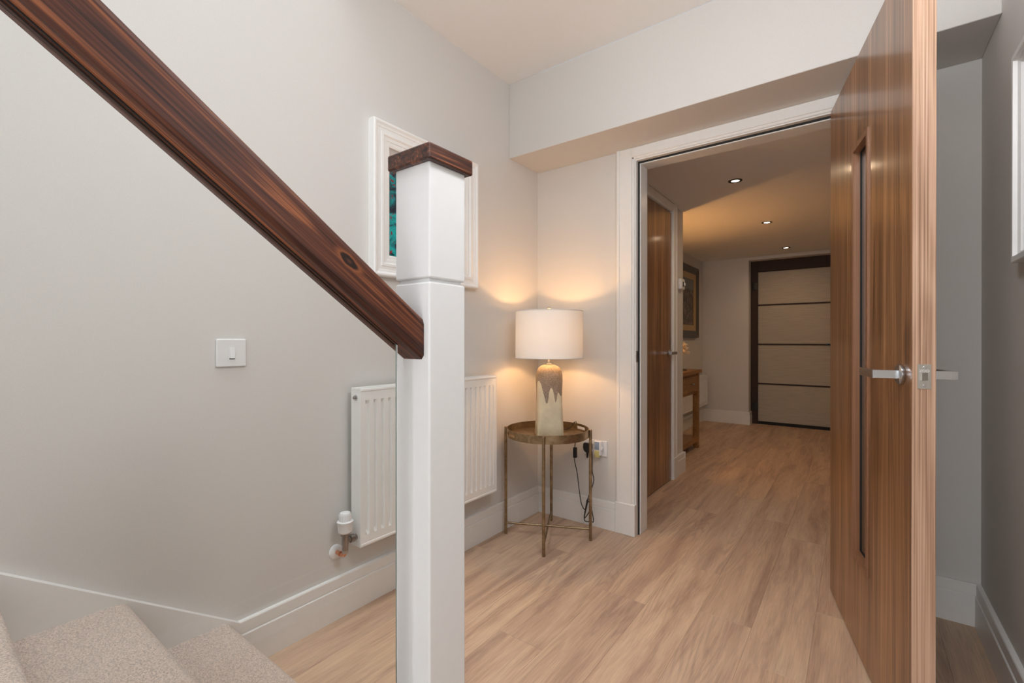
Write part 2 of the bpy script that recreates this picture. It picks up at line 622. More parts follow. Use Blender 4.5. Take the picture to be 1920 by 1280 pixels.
w1 = tag(thing('added_window', 'added unseen white framed tall window in the rear wall', 'window', (1.45, YB, 0.7)), kind='structure')  # rear window added to hold the fill from behind the camera
b = new()
for x0, x1, z0, z1 in ((1.05, 1.10, .7, 2.2), (1.80, 1.85, .7, 2.2), (1.10, 1.80, .7, .75), (1.10, 1.80, 2.15, 2.2), (1.10, 1.80, 1.42, 1.46)):
    box(b, x0, x1, YB - 0.07, YB - 0.02, z0, z1)
obj('window_frame', b, 'trim_white', w1)
obj('pane', bx(1.10, 1.80, YB - 0.05, YB - 0.045, .75, 1.42), 'clear_glass', w1)
obj('pane', bx(1.10, 1.80, YB - 0.05, YB - 0.045, 1.46, 2.15), 'clear_glass', w1)
b = bx(0, W, -1.4, -0.2915, H, H + 0.1)
box(b, 1.0, W, YB, -1.4, H, H + 0.1)
struct('ceiling', b, 'ceiling_paint', 'smooth off-white ceiling of the stair hall', 'ceiling')
b = bx(1.0, 1.1, YB, -1.4, H + 0.1, TOP)
box(b, 0.0, 1.1, -1.4, -1.3, H + 0.1, TOP)
struct('wall_stairwell', b, 'wall_paint', 'upper walls round the open stairwell', 'wall')
b = bx(0, 1.0, YB, -4.4, TOP, TOP + 0.1)
box(b, 0, 1.0, -1.6, -1.4, TOP, TOP + 0.1)
struct('ceiling_upper', b, 'ceiling_paint', 'ceiling over the stairwell round the assumed skylight', 'ceiling')
w2 = tag(thing('assumed_skylight', 'assumed unseen long skylight over the stairwell', 'skylight', (0.5, -3.0, TOP)), kind='structure')  # light from above the stairs is inferred; the skylight itself is assumed
b = new()
for x0, x1, y0, y1 in ((0, .06, -4.4, -1.6), (.94, 1.0, -4.4, -1.6), (.06, .94, -4.4, -4.34), (.06, .94, -1.66, -1.6)):
    box(b, x0, x1, y0, y1, TOP, TOP + .06)
obj('window_frame', b, 'trim_white', w2)
obj('pane', bx(.06, .94, -4.34, -1.66, TOP + .02, TOP + .026), 'clear_glass', w2)

w3 = tag(thing('added_side_door', 'added unseen white framed glazed side door in the right wall of the passage', 'glazed door', (W, -3.45, 0)), kind='structure')  # side door added to let fill in low from the right
b = new()
for ya, yb, za, zb in ((-4.05, -4.0, 0, 2.2), (-2.9, -2.85, 0, 2.2), (-4.0, -2.9, 0, .08), (-4.0, -2.9, 2.15, 2.2), (-3.475, -3.425, .08, 2.15)):
    box(b, W + 0.03, W + 0.08, ya, yb, za, zb)
obj('window_frame', b, 'trim_white', w3)
for ya, yb in ((-4.0, -3.475), (-3.425, -2.9)):
    obj('pane', bx(W + 0.05, W + 0.055, ya, yb, .08, 2.15), 'clear_glass', w3)

# inner hall shell
b = bx(HX - 0.12, HX, 0.105, 0.19, 0, HC)
box(b, HX - 0.12, HX, 1.13, HY, 0, HC)
box(b, HX - 0.12, HX, 0.19, 1.13, 2.012, HC)
box(b, NX, HX - 0.12, HY - 0.1, HY, 0, HC)
struct('wall_hall_left', b, 'wall_paint', 'inner hall wall holding the closed walnut door', 'wall')
struct('wall_hall_niche', bx(NX - 0.12, NX, HY - 0.1, FY, 0, HC), 'wall_paint', 'niche wall behind the oak console table', 'wall')
b = bx(NX - 0.12, 0.50, FY, FY + 0.35, 0, HC)
box(b, 1.60, W, FY, FY + 0.35, 0, HC)
box(b, 0.50, 1.60, FY, FY + 0.35, 2.03, HC)
struct('wall_hall_end', b, 'wall_paint', 'end wall of the inner hall round the front door', 'wall')
struct('ceiling_hall', bx(NX - 0.12, W, 0.105, FY + 0.4, HC, HC + 0.1), 'ceiling_paint', 'low ceiling of the inner hall with three downlights', 'ceiling')

# ------------------------------------------------------------------ baseboards
SK = 0.1536
PROF = [(0.0, 0.0), (0.018, 0.0), (0.018, 0.1095), (0.0165, 0.112), (0.0125, 0.1125), (0.0125, 0.1145), (0.0145, 0.116), (0.0145, 0.1505), (0.0125, SK), (0.0, SK)]


def skirt(name, runs, label):
    """runs: (axis, wall coordinate, side, from, to) - one continuous board profile per run"""
    b = new()
    for ax, wc, side, a0, a1 in runs:
        pts = [(wc + side * d, z) for d, z in PROF]
        prism(b, pts, ax, a0, a1)
    return struct(name, b, 'trim_white', label, 'baseboard')


skirt('baseboard_left', [('y', 0.0, 1, -1.715, 0.0)], 'white grooved baseboard under the radiator')
skirt('baseboard_back', [('x', 0.0, -1, 0.0122, 0.517), ('x', 0.0, -1, 1.66, W - 0.0122)], 'white grooved baseboard along the doorway wall')
skirt('baseboard_right', [('y', W, -1, YB, -4.05), ('y', W, -1, -2.85, 0.0)], 'white grooved baseboard along the wall behind the open door')
skirt('baseboard_hall_left', [('y', HX, 1, 1.222, HY), ('x', HY, 1, NX, HX + 0.018), ('y', HX, 1, 0.105, 0.125)], 'white baseboard wrapping the end of the inner hall wall')
skirt('baseboard_hall_niche', [('y', NX, 1, HY, FY)], 'white baseboard behind the oak console table')
skirt('baseboard_hall_end', [('x', FY, -1, NX + 0.0122, 0.500), ('y', 0.50, 1, FY - 0.018, 4.09), ('x', FY, -1, 1.60, W)], 'white baseboard beside the front door')

# ------------------------------------------------------------------ doorway trim (lining, architrave, plinth)
OX0, OX1, OZ = 0.629, 1.529, 1.996
tr1 = tag(thing('trim_1', 'white door lining and stepped architrave round the open doorway', 'door frame', (1.08, 0, 0)), kind='structure')
obj('lining', bx(OX0 - 0.03, OX0, -0.004, 0.125, 0, OZ + 0.03), 'trim_white', tr1)
obj('lining', bx(OX1, OX1 + 0.03, -0.004, 0.125, 0, OZ + 0.03), 'trim_white', tr1)
obj('lining', bx(OX0, OX1, -0.004, 0.125, OZ, OZ + 0.03), 'trim_white', tr1)
obj('door_stop', bx(OX0 - 0.001, OX0 + 0.012, 0.030, 0.125, 0, OZ + 0.001, bev=0.0015), 'trim_white', tr1)
obj('door_stop', bx(OX1 - 0.012, OX1 + 0.001, 0.030, 0.125, 0, OZ + 0.001, bev=0.0015), 'trim_white', tr1)
obj('door_stop', bx(OX0 + 0.012, OX1 - 0.012, 0.030, 0.125, OZ - 0.012, OZ + 0.001, bev=0.0015), 'trim_white', tr1)
obj('seal', bx(OX0 - 0.001, OX0 + 0.006, 0.020, 0.0305, 0, OZ), 'black_seal', tr1)
obj('seal', bx(OX1 - 0.006, OX1 + 0.001, 0.020, 0.0305, 0, OZ), 'black_seal', tr1)
obj('seal', bx(OX0, OX1, 0.020, 0.0305, OZ - 0.007, OZ + 0.001), 'black_seal', tr1)
st = obj('strike_plate', bx(OX0 - 0.001, OX0 + 0.0015, -0.004, 0.019, 0.925, 0.985), 'nickel_dark', tr1)
# architrave profile across its width: d=0 inner edge, steps towards the outer edge; second value = projection from the wall
AW = 0.100
APROF = [(0.0, 0.0), (0.0, 0.010), (0.004, 0.013), (0.012, 0.013), (0.015, 0.018), (0.080, 0.018), (0.083, 0.021), (0.096, 0.021), (0.100, 0.018), (0.100, 0.0)]


def architrave(par, ix0, ix1, iz, mat='trim_white', z0=0.16, right=True, top=True):
    b = new()
    prism(b, [(ix0 - d, -p) for d, p in APROF], 'z', z0, iz + AW * 0.55)
    obj('architrave', b, mat, par)
    if right:
        b = new()
        prism(b, [(ix1 + d, -p) for d, p in APROF], 'z', z0, iz + AW * 0.55)
        obj('architrave', b, mat, par)


ax0, ax1 = OX0 - 0.007, OX1 + 0.007
for sgn, xi in ((-1, ax0), (1, ax1)):
    b = new()
    prism(b, [(xi + sgn * d, -p) for d, p in APROF], 'z', 0.166, ZB - 0.0005)
    obj('architrave', b, 'trim_white', tr1)
    b = bx(min(xi - sgn * 0.007, xi + sgn * 0.106), max(xi - sgn * 0.007, xi + sgn * 0.106), -0.026, 0, 0, 0.168, bev=0.0025)
    obj('plinth_block', b, 'trim_white', tr1)
b = new()
HPROF = [(0.0, 0.0), (0.0, 0.010), (0.004, 0.013), (0.010, 0.013), (0.013, 0.018), (0.0605, 0.018), (0.0605, 0.0)]
prism(b, [(-p, OZ + 0.006 + d) for d, p in HPROF], 'x', ax0 - 0.016, ax1 + 0.016)
obj('architrave', b, 'trim_white', tr1)

# ------------------------------------------------------------------ walnut doors


def lever(par, x, z, y0, out, dirx):
    """rose, neck and flat lever on a door face at y0 (local), standing out along out*y; the grip runs along dirx*x"""
    hd = obj('handle', lathe(new(), [(0.0255, y0), (0.0265, y0 + out * 0.002), (0.0265, y0 + out * 0.008), (0.0235, y0 + out * 0.010)], (x, 0, z), 32, 'y'), 'chrome', par, local=True, smooth=True)
    b = new()
    ya, yb = sorted((y0 + out * 0.006, y0 + out * 0.062))
    box(b, x - 0.006, x + 0.006, ya, yb, z - 0.0105, z + 0.0105, bev=0.0008)
    obj('neck', b, 'chrome', hd, local=True)
    ya, yb = sorted((y0 + out * 0.050, y0 + out * 0.0621))
    xa, xb = sorted((x - dirx * 0.0061, x + dirx * 0.118))
    obj('grip', bx(xa, xb, ya, yb, z - 0.0106, z + 0.0106, bev=0.0012), 'chrome', hd, local=True)
    return hd


def slab_door(name, loc, rz, L, HT, label, glazed, mat='walnut', hz=0.955):
    d = tag(thing(name, label, 'door', loc, rz), kind='structure')
    T, z0 = 0.044, 0.008
    b = new()
    if glazed:
        u0, u1, v0, v1 = 0.362, 0.541, 0.312, 1.694
        for a in ((0, u0, z0, HT), (u1, L, z0, HT), (u0, u1, z0, v0), (u0, u1, v1, HT)):
            box(b, a[0], a[1], 0, T, a[2], a[3])
        bmesh.ops.remove_doubles(b, verts=b.verts, dist=1e-5)
    else:
        box(b, 0, L, 0, T, z0, HT)
    leaf = obj('leaf', b, mat, d, local=True)
    obj('lipping', bx(L - 0.001, L + 0.0045, 0, T, z0, HT), 'walnut_edge', d, local=True)
    if glazed:
        # mitred beads on both faces, black glazing gasket, glass in mid thickness
        for ya, yb in ((-0.004, 0.017), (T - 0.017, T + 0.004)):
            bw = 0.012
            fy = ya if ya < 0 else yb
            iy = yb if ya < 0 else ya
            for side, x_out, x_in in (('l', u0 - 0.006, u0 + bw), ('r', u1 + 0.006, u1 - bw)):
                bb = new()
                vs = []
                for y in (fy, iy):
                    for x, zz0, zz1 in ((x_out, v0 - 0.006, v1 + 0.006), (x_in, v0 + bw, v1 - bw)):
                        vs += [bb.verts.new((x, y, zz0)), bb.verts.new((x, y, zz1))]
                for q in ((0, 1, 3, 2), (4, 6, 7, 5), (0, 2, 6, 4), (1, 5, 7, 3), (0, 4, 5, 1), (2, 3, 7, 6)):
                    bb.faces.new([vs[i] for i in q])
                obj('glazing_bead', bb, 'walnut_bead', d, local=True)
            for z_out, z_in in ((v0 - 0.006, v0 + bw), (v1 + 0.006, v1 - bw)):
                bb = new()
                vs = []
                for y in (fy, iy):
                    for zz, xa, xb in ((z_out, u0 - 0.006, u1 + 0.006), (z_in, u0 + bw, u1 - bw)):
                        vs += [bb.verts.new((xa, y, zz)), bb.verts.new((xb, y, zz))]
                for q in ((0, 1, 3, 2), (4, 6, 7, 5), (0, 2, 6, 4), (1, 5, 7, 3), (0, 4, 5, 1), (2, 3, 7, 6)):
                    bb.faces.new([vs[i] for i in q])
                obj('glazing_bead', bb, 'walnut_bead', d, local=True)
        g = obj('glass_pane', bx(u0 + 0.001, u1 - 0.001, 0.0195, 0.0255, v0 + 0.001, v1 - 0.001), 'door_glass', d, local=True)
        gb = new()
        for xa, xb, za, zb in ((u0, u0 + 0.014, v0, v1), (u1 - 0.014, u1, v0, v1), (u0 + 0.014, u1 - 0.014, v0, v0 + 0.014), (u0 + 0.014, u1 - 0.014, v1 - 0.014, v1)):
            box(gb, xa, xb, 0.0165, 0.0275, za, zb)
        obj('gasket', gb, 'black_seal', d, local=True)
    hx = L - 0.062
    lever(d, hx, hz, 0.0, -1, -1)
    if glazed:
        lever(d, hx, hz, T, 1, -1)
        xe = L + 0.0045
        pl = obj('latch_plate', bx(xe - 0.001, xe + 0.0012, 0.0095, 0.0345, hz - 0.029, hz + 0.029), 'satin_steel', d, local=True)
        lb = new()
        prism(lb, [(xe, 0.0155), (xe + 0.010, 0.0155), (xe + 0.002, 0.0285), (xe, 0.0285)], 'z', hz - 0.009, hz + 0.009)
        obj('latch_bolt', lb, 'satin_steel', pl, local=True)
        for dz in (-0.0215, 0.0215):
            obj('screw', lathe(new(), [(0.0034, xe), (0.0034, xe + 0.0016), (0.0026, xe + 0.0022)], (0, 0.022, hz + dz), 12, 'x'), 'chrome', pl, local=True)
        # small maker's mark stamped above the latch
        fc_ = bpy.data.curves.new('lettering', 'FONT')
        fc_.body = 'ZOO'
        fc_.size = 0.0085
        fc_.align_x = 'CENTER'
        fc_.align_y = 'CENTER'
        fc_.extrude = 0.0001
        to = bpy.data.objects.new('tmp_text', fc_)
        COL.objects.link(to)
        dg = bpy.context.evaluated_depsgraph_get()
        tm = bpy.data.meshes.new_from_object(to.evaluated_get(dg))
        bpy.data.objects.remove(to)
        tb = new()
        tb.from_mesh(tm)
        bmesh.ops.transform(tb, matrix=Matrix.Translation((xe + 0.0013, 0.022, hz + 0.0132)) @ Matrix.Rotation(R(90), 4, 'Z') @ Matrix.Rotation(R(90), 4, 'X'), verts=tb.verts)
        obj('lettering', tb, 'plastic_white', pl, local=True)
        # three hinges on the pivot edge
        for zz in (0.22, 1.0, 1.76):
            obj('hinge', lathe(new(), [(0.006, zz), (0.006, zz + 0.1)], (-0.004, T + 0.004, 0), 12), 'chrome', d, local=True)
    return d


A = 12.4
slab_door('door_1', (1.480, -0.0316, 0), R(A - 90), 0.8985, 1.988, 'walnut door standing open with a slim glass slot and steel lever', True)
slab_door('door_2', (HX + 0.004, 0.207, 0), R(90), 0.8985, 1.992, 'closed plain walnut door in the inner hall', False, 'walnut', 0.95)
# trim round the closed hall door
tr2 = tag(thing('trim_2', 'white architrave round the closed walnut door', 'door frame', (HX, 0.66, 0)), kind='structure')
y0, y1, zt = 0.204, 1.113, 1.998
obj('lining', bx(HX - 0.12, HX, y0 - 0.014, y0, 0, zt), 'trim_white', tr2)
obj('lining', bx(HX - 0.12, HX, y1, y1 + 0.017, 0, zt + 0.014), 'trim_white', tr2)
obj('lining', bx(HX - 0.12, HX, y0 - 0.014, y1, zt, zt + 0.014), 'trim_white', tr2)
for sgn, yi in ((-1, y0 - 0.003), (1, y1 + 0.003)):
    b = new()
    prism(b, [(HX + p, yi + sgn * d * 0.9) for d, p in APROF], 'z', 0.0, HC - 0.0005)
    obj('architrave', b, 'trim_white', tr2)
b = new()
prism(b, [(HX + p, zt + 0.003 + min(d, 0.0595)) for d, p in HPROF], 'y', y0 - 0.02, y1 + 0.02)
obj('architrave', b, 'trim_white', tr2)
b = bx(HX, HX + 0.024, y1 + 0.005, y1 + 0.105, 0, 0.16, bev=0.002)
obj('plinth_block', b, 'trim_white', tr2)

# ------------------------------------------------------------------ front door
fd = tag(thing('door_3', 'front door with pale horizontal panels and dark brown strips', 'front door', (1.05, 4.15, 0)), kind='structure')
FX0, FX1 = 0.578, 1.522
for xa, xb, za, zb in ((0.50, FX0 - 0.002, 0, 2.03), (FX1 + 0.002, 1.60, 0, 2.03), (FX0 - 0.002, FX1 + 0.002, 1.898, 2.03)):
    obj('door_frame', bx(xa, xb, 4.09, 4.20, za, zb, bev=0.003), 'front_door_frame', fd)
zs = [0.034, 0.503, 0.993, 1.483, 1.896]
for i in range(4):
    za = zs[i] + (0.0 if i == 0 else 0.009)
    zb = zs[i + 1] - (0.0 if i == 3 else 0.009)
    obj('panel', bx(FX0, FX1, 4.125, 4.18, za, zb, bev=0.0015), 'front_door_skin', fd)
for z in zs[1:4]:
    obj('strip', bx(FX0, FX1, 4.121, 4.175, z - 0.009, z + 0.009), 'front_door_frame', fd)
obj('weather_bar', bx(FX0 - 0.002, FX1 + 0.002, 4.105, 4.19, 0, 0.034), 'black_seal', fd)
for z in (0.22, 1.72):
    hb = bx(0.535, FX0 + 0.004, 4.078, 4.092, z - 0.045, z + 0.045, bev=0.003)
    lathe(hb, [(0.012, z - 0.05), (0.012, z + 0.05)], (0.535, 4.083, 0), 12)
    obj('hinge', hb, 'black_plastic', fd)
hb = bx(1.28, 1.36, 4.065, 4.078, 0.985, 1.005, bev=0.004)
box(hb, 1.42, 1.452, 4.112, 4.126, 0.90, 1.08, bev=0.004)
box(hb, 1.425, 1.447, 4.065, 4.115, 0.985, 1.005)
box(hb, 1.30, 1.447, 4.065, 4.078, 0.985, 1.005)
obj('handle', hb, 'black_plastic', fd)

# ------------------------------------------------------------------ staircase
RISE, GO = 0.1755, 0.2472
SL = RISE / GO
N1 = -1.745     # front of the first nosing
XS0, XS1 = 0.022, 0.886
stair = thing('staircase', 'carpeted staircase climbing along the greige wall', 'staircase', (0.45, N1, 0))
NST = 15
for i in range(NST):
    zt = RISE * (i + 1)
    yf = N1 - GO * i
    yb = yf - GO - 0.028
    pts = [(yb, zt), (yf - 0.022, zt)]
    for k in range(1, 6):
        a = R(90 - 30 * k)
        pts.append((yf - 0.022 + 0.022 * math.cos(a), zt - 0.022 + 0.022 * math.sin(a)))
    pts += [(yf - 0.026, zt - 0.046), (yf - 0.026, zt - RISE), (yf - 0.05, zt - RISE), (yf - 0.05, zt - 0.04), (yb, zt - 0.04)]
    b = new()
    prism(b, pts, 'x', XS0 - 0.004, XS1 + 0.004)
    obj('step', b, 'carpet', stair, smooth=30)
# wall string: white board whose top edge follows the pitch
yt = N1 - GO * NST
b = new()
ztop = lambda y: SK + (-1.715 - y) * SL
prism(b, [(-1.715, 0), (-1.715, SK), (yt, ztop(yt)), (yt, ztop(yt) - 0.36), (-2.0, 0)], 'x', 0, 0.022)
obj('wall_string', b, 'trim_white', stair)
# outer string and its base rail under the glass
zp = lambda y: RISE + (N1 - y) * SL
b = new()
prism(b, [(-1.789, 0), (-1.789, zp(-1.789) + 0.03), (yt, zp(yt) + 0.03), (yt, zp(yt) - 0.30), (-2.10, 0)], 'x', XS1, XS1 + 0.040)
obj('outer_string', b, 'trim_white', stair)
b = new()
prism(b, [(-1.789, zp(-1.789) + 0.03), (-1.789, zp(-1.789) + 0.075), (yt, zp(yt) + 0.075), (yt, zp(yt) + 0.03)], 'x', XS1 - 0.004, XS1 + 0.044)
obj('base_rail', b, 'trim_white', stair)

# newel post
PX0, PX1, PY0, PY1 = 0.8575, 0.951, -1.788, -1.6935
cxp, cyp = (PX0 + PX1) / 2, (PY0 + PY1) / 2
post = thing('newel_post', 'square white newel post with a dark stained cap', 'newel post', (cxp, cyp, 0))
obj('shaft', bx(PX0, PX1, PY0, PY1, 0, 1.147, bev=0.003, seg=2), 'post_white', post)
obj('neck', bx(PX0 + 0.006, PX1 - 0.006, PY0 + 0.006, PY1 - 0.006, 1.144, 1.157), 'post_white', post)
obj('block', bx(PX0, PX1, PY0, PY1, 1.154, 1.366, bev=0.003, seg=2), 'post_white', post)
obj('cap', bx(PX0 - 0.011, PX1 + 0.011, PY0 - 0.011, PY1 + 0.011, 1.3635, 1.393, bev=0.003, seg=2), 'cap_wood', post)

# handrail: built along its own local Y axis, then pitched
RX0, RX1 = 0.876, 0.9365
rb = new()
ang_r = math.atan(SL)
LEN = 4.6
w2_, hh = (RX1 - RX0) / 2, 0.062
ch = 0.006
prof = [(-w2_ + ch, 0), (w2_ - ch, 0), (w2_, ch), (w2_, hh - 0.010), (w2_ - 0.003, hh - 0.003), (w2_ - 0.010, hh),
        (-w2_ + 0.010, hh), (-w2_ + 0.003, hh - 0.003), (-w2_, hh - 0.010), (-w2_, ch)]
tn = math.tan(ang_r)
# lower end is cut plumb against the post: shift each profile point along the rail
lo = [rb.verts.new((x, z * tn, z)) for x, z in prof]
hi = [rb.verts.new((x, -LEN, z)) for x, z in prof]
rb.faces.new(lo)
rb.faces.new(hi[::-1])
for i in range(len(prof)):
    j = (i + 1) % len(prof)
    rb.faces.new((lo[i], lo[j], hi[j], hi[i]))
rail = obj('handrail', rb, 'rail_wood')
ZR = 1.0055
rail.location = ((RX0 + RX1) / 2, PY0 + 0.0005, ZR)
rail.rotation_euler = (-ang_r, 0, 0)
tag(rail, 'dark stained pine handrail sloping down to the white post', 'handrail')

# glass balustrade panel
GX = (RX0 + RX1) / 2
ge = -1.8275
zr = lambda y: ZR + (PY0 - y) * SL + 0.006
gy1 = -4.4
glass = thing('glass_panel', 'clear glass balustrade panel under the dark handrail', 'glass panel', (GX, ge, 0.3))
b = new()
prism(b, [(ge, zp(ge) + 0.06), (ge, zr(ge)), (gy1, zr(gy1)), (gy1, zp(gy1) + 0.06)], 'x', GX - 0.004, GX + 0.004)
obj('pane', b, 'clear_glass', glass)
b = new()
for xa, xb in ((GX - 0.0056, GX - 0.0041), (GX + 0.0041, GX + 0.0056)):
    prism(b, [(ge, zr(ge) - 0.0078), (ge, zr(ge) - 0.0025), (gy1, zr(gy1) - 0.0025), (gy1, zr(gy1) - 0.0078)], 'x', xa, xb)
obj('seal', b, 'black_seal', glass)
b = new()
prism(b, [(ge, zp(ge) + 0.07), (ge, zr(ge) - 0.006), (ge + 0.0012, zr(ge) - 0.008), (ge + 0.0012, zp(ge) + 0.07)], 'x', GX - 0.0005, GX + 0.0018)
obj('polished_edge', b, 'glass_edge', glass)
b = new()
prism(b, [(ge, zp(ge) + 0.07), (ge, zr(ge) - 0.006), (ge + 0.0012, zr(ge) - 0.008), (ge + 0.0012, zp(ge) + 0.07)], 'x', GX + 0.0018, GX + 0.0034)
obj('edge_highlight', b, 'plastic_white', glass)  # white strip painted in as the highlight along the polished edge

# ------------------------------------------------------------------ light switch
sw = thing('light_switch', 'single white rocker light switch on the wall by the stairs', 'light switch', (0, -1.7355, 1.002))
obj('plate', bx(0, 0.009, -1.7785, -1.6925, 0.959, 1.045, bev=0.003, seg=2), 'plastic_white', sw)
b = new()
prism(b, [(0.008, 0.985), (0.0145, 0.985), (0.0100, 1.019), (0.008, 1.019)], 'y', -1.7415, -1.7275)
obj('rocker', b, 'plastic_white', sw)
obj('rocker_gap', bx(0.0085, 0.0094, -1.7425, -1.7265, 0.982, 0.9855), 'black_seal', sw)

# ------------------------------------------------------------------ panel radiator with valve


def radiator(name, label, yy0, yy1, z0, z1, xw, xf, pitch, valve):
    r = thing(name, label, 'radiator', (xw, (yy0 + yy1) / 2, z0))
    # pressed front panel: flat margins, vertical raised flutes between
    for nm, x_face, d in (('front_panel', xf, 1), ('rear_panel', xw + 0.022, 1)):
        b = new()
        ys = [yy0 + 0.002, yy0 + 0.028]
        xs = [0, 0]
        n = int((yy1 - yy0 - 0.056) / pitch)
        p = (yy1 - yy0 - 0.056) / n
        ridge = 0.011
        cols = [(yy0 + 0.002, 0), (yy0 + 0.022, 0)]
        for i in range(n):
            a = yy0 + 0.028 + i * p
            cols += [(a + p * 0.02, -1), (a + p * 0.26, -1), (a + p * 0.36, 0), (a + p * 0.92, 0), (a + p * 1.0, -1)]
        cols += [(yy1 - 0.022, 0), (yy1 - 0.002, 0)]
        rows = [(z0 + 0.002, 0), (z0 + 0.042, 0), (z0 + 0.058, 1), (z1 - 0.062, 1), (z1 - 0.046, 0), (z1 - 0.012, 0)]
        grid = [[b.verts.new((x_face + d * c * rr * ridge, y, z)) for y, c in cols] for z, rr in rows]
        for a, bb in zip(grid, grid[1:]):
            for i in range(len(cols) - 1):
                b.faces.new((a[i], a[i + 1], bb[i + 1], bb[i]))
        # thickness behind the skin
        box(b, x_face - 0.016, x_face - 0.0095, yy0 + 0.002, yy1 - 0.002, z0 + 0.002, z1 - 0.012)
        obj(nm, b, 'radiator_white', r, smooth=28)
    for ya, yb in ((yy0, yy0 + 0.002), (yy1 - 0.002, yy1)):
        obj('side_panel', bx(xw + 0.004, xf + 0.001, ya, yb, z0, z1, bev=0.0008), 'radiator_white', r)
    for z in (z0, z1 - 0.014):
        b = bx(xf - 0.012, xf + 0.002, yy0 + 0.002, yy1 - 0.002, z, z + 0.014, bev=0.004, seg=2)
        obj('edge_roll', b, 'radiator_white', r)
    b = bx(xw + 0.004, xf - 0.002, yy0 + 0.002, yy1 - 0.002, z1 - 0.004, z1)
    obj('top_grille', b, 'radiator_white', r)
    obj('wall_bracket', bx(NX if xw < 0 else 0.0, xw + 0.012, yy0 + 0.10, yy0 + 0.14, z0 + 0.05, z1 - 0.05), 'radiator_white', r)
    obj('wall_bracket', bx(NX if xw < 0 else 0.0, xw + 0.012, yy1 - 0.14, yy1 - 0.10, z0 + 0.05, z1 - 0.05), 'radiator_white', r)
    if valve:
        xm = (xw + xf) / 2 + 0.004
        obj('bleed_plug', lathe(new(), [(0.011, yy0 - 0.004), (0.011, yy0), (0.0105, yy0 + 0.001)], (xm, 0, z1 - 0.036), 16, 'y'), 'chrome', r, smooth=True)
        obj('bleed_screw', lathe(new(), [(0.004, yy0 - 0.012), (0.0055, yy0 - 0.011), (0.0055, yy0 - 0.003)], (xm, 0, z1 - 0.036), 8, 'y'), 'nickel_dark', r)
        yv, zv = yy0 - 0.046, z0 + 0.037
        vb = obj('valve_body', lathe(new(), [(0.011, zv - 0.034), (0.011, zv - 0.014), (0.0125, zv - 0.012), (0.0125, zv + 0.018), (0.016, zv + 0.020), (0.016, zv + 0.032)], (xm, yv, 0), 20), 'nickel_dark', r, smooth=True)
        obj('union_nut', lathe(new(), [(0.009, yv), (0.009, yv + 0.018), (0.0145, yv + 0.020), (0.0145, yv + 0.036), (0.0105, yv + 0.040), (0.0105, yy0 + 0.001)], (xm, 0, zv), 12, 'y'), 'nickel_dark', vb, smooth=True)
        tv = obj('thermostatic_head', lathe(new(), [(0.019, zv + 0.030), (0.0255, zv + 0.036), (0.0275, zv + 0.066), (0.029, zv + 0.068), (0.029, zv + 0.073), (0.0215, zv + 0.075), (0.0205, zv + 0.098), (0.018, zv + 0.104), (0.012, zv + 0.106)], (xm, yv, 0), 28), 'plastic_white', r, smooth=True)
        rg = new()
        for k in range(20):
            a = 2 * math.pi * k / 20
            box(rg, xm + 0.0212 * math.cos(a) - 0.001, xm + 0.0212 * math.cos(a) + 0.001, yv + 0.0212 * math.sin(a) - 0.001, yv + 0.0212 * math.sin(a) + 0.001, zv + 0.077, zv + 0.097)
        obj('grip_rib', rg, 'plastic_white', tv)
        # pipe: down from the valve, elbow, into the wall through a round white cover
        zp_ = zv - 0.056
        pp = spline([(xm, yv, zv - 0.03), (xm, yv, zp_ + 0.018), (xm - 0.006, yv, zp_ + 0.004), (xm - 0.020, yv, zp_), (0.001, yv, zp_)], 6)
        pipe = obj('pipe', tube(new(), pp, 0.0076, 12), 'copper', r, smooth=True)
        obj('olive_nut', lathe(new(), [(0.010, zv - 0.046), (0.0105, zv - 0.044), (0.0105, zv - 0.034), (0.010, zv - 0.032)], (xm, yv, 0), 6), 'satin_steel', pipe)
        ring = lathe(new(), [(0.0095, xm - 0.033), (0.0095, xm - 0.026)], (0, yv, zp_), 16, 'x')
        obj('elbow_collar', ring, 'copper', pipe, smooth=True)
        obj('pipe_cover', lathe(new(), [(0.027, 0.0), (0.027, 0.003), (0.022, 0.008), (0.0085, 0.010)], (0, yv, zp_), 28, 'x'), 'plastic_white', r, smooth=True)
    return r


radiator('panel_radiator', 'white fluted panel radiator below the white framed picture', -1.328, -0.518, 0.268, 0.862, 0.028, 0.090, 0.0335, True)
radiator('panel_radiator', 'white panel radiator behind the oak console table', 2.62, 3.835, 0.232, 0.606, NX + 0.02, NX + 0.095, 0.0335, False)

# ------------------------------------------------------------------ pictures


def framed(name, label, wall, sign, c0, c1, z0, z1, prof, mat, inner, innermat):
    """picture hung flat on an x = wall plane. prof: (inset, depth, material index) points of the mitred moulding, outside to inside"""
    f = thing(name, label, 'picture', (wall, (c0 + c1) / 2, z0))
    b = new()
    rings = []
    for i, dp, m in prof:
        x = wall + sign * dp
        rings.append([b.verts.new((x, c0 + i, z0 + i)), b.verts.new((x, c1 - i, z0 + i)), b.verts.new((x, c1 - i, z1 - i)), b.verts.new((x, c0 + i, z1 - i))])
    k = len(prof)
    for j in range(k):
        A_, B_ = rings[j], rings[(j + 1) % k]
        for e in range(4):
            fc_ = b.faces.new((A_[e], A_[(e + 1) % 4], B_[(e + 1) % 4], B_[e]))
            fc_.material_index = prof[j][2]
    obj('frame', b, mat, f)
    xa, xb = sorted((wall + sign * 0.001, wall + sign * inner[1]))
    i = inner[0]
    obj('canvas', bx(xa, xb, c0 + i, c1 - i, z0 + i, z1 - i), innermat, f)
    return f


